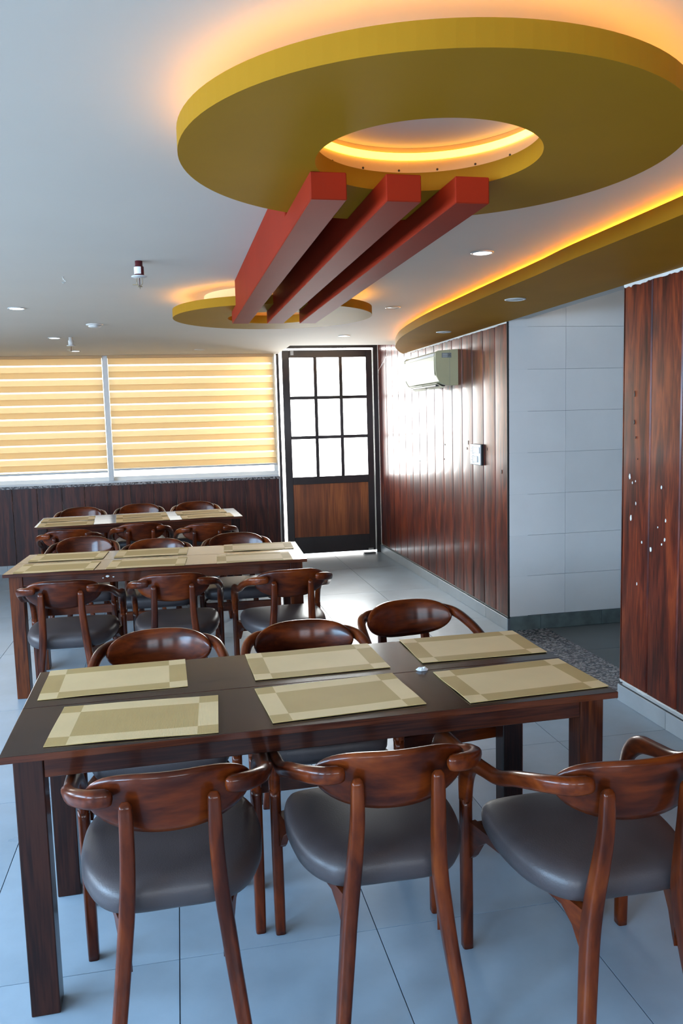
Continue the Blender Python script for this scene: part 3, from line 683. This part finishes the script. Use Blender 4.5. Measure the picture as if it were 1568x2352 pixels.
# ---- chair
def make_chair():
    o = thing('dining_chair', (0,0,0), 'x', 'chair', 'wooden armchairs around the dining tables')
    # backrest: curved board with a bowl-shaped lower edge
    HW, NU, NV = .195, 28, 10
    def outline(u):
        a = abs(u); t_ = max(0, 1-a**3.4)**.5
        b_ = max(0, 1-a**2.5)**.52
        return .711 + .071*t_, .711 - .084*b_
    def surf(u, z, off):
        x = u*HW; y = -.262 + .068*abs(u)**2.0 - (z-.70)*.19
        ny = Vector((-2*.068*u/HW, 1, 0)).normalized()
        return (x + ny.x*off, y + ny.y*off, z)
    vs, fs = [], []
    for off in (-.011, .011):
        for i in range(NU+1):
            th_ = math.pi*i/NU; u = -math.cos(th_)
            zt_, zb_ = outline(u)
            for j in range(NV+1):
                q = j/NV; z = zb_ + (zt_-zb_)*q
                edge = min(1, 4.5*min(q, 1-q) + 0.0); e2 = min(1, 7*(1-abs(u)))
                k = (.45 + .55*math.sqrt(min(1, edge)))*(.45+.55*math.sqrt(max(e2, 0)))
                vs.append(surf(u, z, off*k))
    n1 = (NU+1)*(NV+1)
    for s_ in (0, 1):
        for i in range(NU):
            for j in range(NV):
                a = s_*n1 + i*(NV+1)+j; fs.append((a, a+1, a+NV+2, a+NV+1))
    def rim(seq):
        for a, b in zip(seq[:-1], seq[1:]): fs.append((a, b, b+n1, a+n1))
    rim([i*(NV+1) for i in range(NU+1)]); rim([i*(NV+1)+NV for i in range(NU+1)])
    rim([j for j in range(NV+1)]); rim([NU*(NV+1)+j for j in range(NV+1)])
    MB().add(vs, fs, 0, True).build('backrest', M['chx'], o)
    # seat pad
    outl = []
    rows = cr([(.0, -.214), (.09, -.214), (.150, -.200), (.195, -.15), (.226, -.07), (.240, .04), (.238, .13), (.228, .19), (.205, .225), (.13, .240), (0, .244)], 4)
    right = rows; left = [(-x, y) for x, y in rows[1:-1]][::-1]
    outl = right + left
    levels = [(.397, .86), (.399, .92), (.408, .965), (.425, .995), (.443, 1.0), (.458, .985), (.470, .95), (.478, .88), (.483, .76), (.486, .55), (.488, .25)]
    n = len(outl); vs = []; fs = []; cy = .03
    for z, sc in levels:
        for x, y in outl: vs.append((x*sc, cy+(y-cy)*sc, z))
    for l in range(len(levels)-1):
        for i in range(n): j = (i+1) % n; fs.append((l*n+i, l*n+j, (l+1)*n+j, (l+1)*n+i))
    fs.append(tuple(range(n))[::-1]); fs.append(tuple((len(levels)-1)*n+i for i in range(n)))
    MB().add(vs, fs, 0, True).build('seat', M['leather'], o)
    for s_ in (-1, 1):
        # rear leg
        p_ = [(.100,-.279,.724,.007,.004), (.100,-.281,.718,.0125,.009), (.100,-.282,.702,.0155,.0135), (.101,-.277,.62,.0170,.0170), (.105,-.262,.53,.0180,.0195), (.112,-.247,.44,.0190,.0225), (.121,-.246,.36,.0190,.0235),
              (.132,-.258,.26,.0185,.0220), (.148,-.281,.13,.0175,.0200), (.163,-.305,.0005,.0155,.0175)]
        q = cr([(s_*a, b, c, d, e_) for a, b, c, d, e_ in p_], 4)
        q = [v for v in q if v[2] >= .0005]
        MB().sweep([((a, b, c), d, e_) for a, b, c, d, e_ in q], n=16, pw=.45, side=(1,0,0)).build('rear_leg', M['chz'], o)
        # arm
        p_ = [(.130,-.262,.733,.006,.007), (.135,-.265,.733,.013,.016), (.145,-.268,.7325,.0155,.0205), (.182,-.257,.729,.0165,.0215), (.221,-.205,.717,.0165,.020), (.243,-.10,.683,.0165,.019), (.252,.0,.643,.0165,.0185), (.256,.10,.624,.0165,.021), (.256,.18,.606,.0165,.027), (.254,.232,.565,.0165,.030), (.252,.252,.51,.0165,.025), (.251,.258,.46,.0165,.020)]
        q = cr([(s_*a, b, c, d, e_) for a, b, c, d, e_ in p_], 5)
        MB().sweep([((a, b, c), d, e_) for a, b, c, d, e_ in q], n=14, pw=.68, side=(s_*1, 1, 0)).build('arm', M['chy'], o)
        # front leg
        q = cr([(s_*.251,.258,.47,.0165,.020), (s_*.2505,.2595,.3,.0165,.0195), (s_*.2495,.261,.12,.0165,.0185), (s_*.249,.262,.0005,.0155,.0175)], 4)
        MB().sweep([((a, b, c), d, e_) for a, b, c, d, e_ in q], n=12, pw=.45, side=(1,0,0)).build('front_leg', M['chz'], o)
        # side rail with curved brackets at both ends
        A = Vector((s_*.119, -.232)); B = Vector((s_*.236, .246)); Lr = (B-A).length; d = (B-A)/Lr; nn = Vector((-d.y, d.x))
        top = [(0, .401), (Lr, .401)]
        bot = [(Lr, .285), (Lr-.015, .30), (Lr-.045, .345), (Lr-.085, .375), (Lr/2, .377), (.085, .375), (.045, .343), (.015, .293), (0, .275)]
        pl = top + bot; vs = []
        for w_ in (-.011, .011):
            for t_, z in pl: pt = A + d*t_ + nn*w_; vs.append((pt.x, pt.y, z))
        k = len(pl); fs = [tuple(range(k)), tuple(range(2*k-1, k-1, -1))] + [(i, (i+1) % k, k+(i+1) % k, k+i) for i in range(k)]
        MB().add(vs, fs).build('side_rail', M['chy'], o)
    MB().box(-.232, .232, .240, .262, .332, .389).build('front_rail', M['chx'], o, .002, 1)
    return o
chair0 = make_chair(); first = [True]
def chair(x, y, rz, label):
    o = chair0 if first[0] else copy_tree(chair0); first[0] = False
    o.location = (x, y, 0); o.rotation_euler = (0, 0, math.radians(rz)); o['label'] = label
TN = ('nearest', 'middle', 'farthest')
CH_POS = [
 [[(-.062, 2.105, 1.2), (.485, 2.085, -1.0), (1.022, 1.888, -.7)], [(-.105, 2.905, 180), (.450, 2.872, 180), (.970, 3.098, 187)]],
 [[(-.620, 4.628, -2), (-.050, 4.632, -2), (.555, 4.536, 3)], [(-.695, 5.805, 178), (-.180, 5.50, 178), (.372, 5.585, 178)]],
 [[(-.878, 6.82, 2), (-.336, 7.03, 2), (.200, 6.79, 0)], [(-.955, 8.06, 181), (-.398, 8.16, 182), (.155, 8.135, 182)]]]
for t_ in range(3):
    for side in range(2):
        for k in range(3):
            x, y, rz = CH_POS[t_][side][k]
            pos = ('left', 'middle', 'right')[k]
            lab = ('armchair with its back to us, %s of three at the near side of %s table' if side == 0 else
                   'armchair facing us, %s of three at the far side of %s table') % (pos, TN[t_])
            chair(x, y, rz, lab)

# ---- placemats
def placemat(x, y, rz, rev, label, z=.7485):
    W, D, bw = .45, .30, .056
    us = [-W/2, -W/2+bw, -W/2+bw+.001, -.07, .07, W/2-bw-.001, W/2-bw, W/2]; vs_ = [-D/2, -D/2+bw, -.05, .05, D/2-bw, D/2]
    seed = random.random()*9
    def zz(u, v):
        e_ = max(abs(u)/(W/2), abs(v)/(D/2))
        return .0022 + .0014*(1+math.sin(u*17+seed)*math.sin(v*23+seed*1.7))*e_**3
    vs = [(u, v, zz(u, v)) for v in vs_ for u in us]; nu, nv = len(us), len(vs_)
    nb = len(vs); vs += [(u, v, 0.0003+zz(u,v)-.0022) for v in vs_ for u in us]
    m = MB()
    for j in range(nv-1):
        for i in range(nu-1):
            bi = i == 0 or i == nu-2; bj = j == 0 or j == nv-2
            c = 0 if (bi and bj) else (1 if (bi or bj) else 0)
            if rev: c = 1 - c
            a = j*nu+i
            m.add([vs[a], vs[a+1], vs[a+nu+1], vs[a+nu]], [(0,1,2,3)], c)
            m.add([vs[nb+a], vs[nb+a+1], vs[nb+a+nu+1], vs[nb+a+nu]], [(3,2,1,0)], c)
    def side_(seq):
        for a, b in zip(seq[:-1], seq[1:]): m.add([vs[a], vs[b], vs[nb+b], vs[nb+a]], [(0,1,2,3)], 1)
    side_(list(range(nu))); side_([(nv-1)*nu+i for i in range(nu)]); side_([j*nu for j in range(nv)]); side_([j*nu+nu-1 for j in range(nv)])
    o = m.build('placemat', [M['mlight'], M['mdark']], None, loc=(x, y, z)); o.rotation_euler.z = math.radians(rz)
    bm = bmesh.new(); bm.from_mesh(o.data); bmesh.ops.remove_doubles(bm, verts=bm.verts, dist=1e-5); bm.to_mesh(o.data); bm.free()
    return tag(o, label, 'placemat', 'khaki woven placemats on the dining tables')
MP = [
 [[(-.147, 2.280, -2.7, 1), (.433, 2.311, 4.2, 1), (1.009, 2.312, 3.1, 0)], [(-.232, 2.680, 1.0, 0), (.429, 2.686, 1.6, 0), (.999, 2.706, 0, 0)]],
 [[(-.725, 4.972, -3.5, 1), (-.207, 4.946, -4, 1), (.426, 4.915, -2.5, 0)], [(-.707, 5.369, -2.7, 1), (-.192, 5.350, -3, 1), (.493, 5.333, -3.5, 0)]],
 [[(-.960, 7.205, 2.7, 1), (-.328, 7.265, 4, 1), (.227, 7.312, 3.2, 1)], [(-.986, 7.575, 3.4, 1), (-.350, 7.605, 4, 1), (.184, 7.655, 4, 1)]]]
for t_ in range(3):
    for side in range(2):
        for k in range(3):
            x, y, rz, rev = MP[t_][side][k]
            placemat(x, y, rz, rev, 'khaki woven placemat at the %s %s place of the %s table' % (('near', 'far')[side], ('left', 'middle', 'right')[k], TN[t_]))

# ---- scrap of foil on the nearest table
n = 10; vs = [(0,0,.011)]; fs = []
for r, z in ((.010, .010), (.016, .004), (.014, .0005)):
    for i in range(n):
        a = 2*math.pi*i/n; q = r*(.75+.45*random.random()); vs.append((q*1.25*math.cos(a), q*.8*math.sin(a), max(.0005, z*(.7+.6*random.random()))))
for i in range(n): fs.append((0, 1+i, 1+(i+1) % n))
for l in range(2):
    for i in range(n): fs.append((1+l*n+i, 1+(l+1)*n+i, 1+(l+1)*n+(i+1) % n, 1+l*n+(i+1) % n))
fs.append(tuple(1+2*n+i for i in range(n))[::-1])
o = MB().add(vs, fs).build('foil_scrap', M['alu'], None, loc=(.750, 2.487, .7485))
tag(o, 'small crumpled silvery foil scrap between the placemats of the nearest table', 'foil scrap')
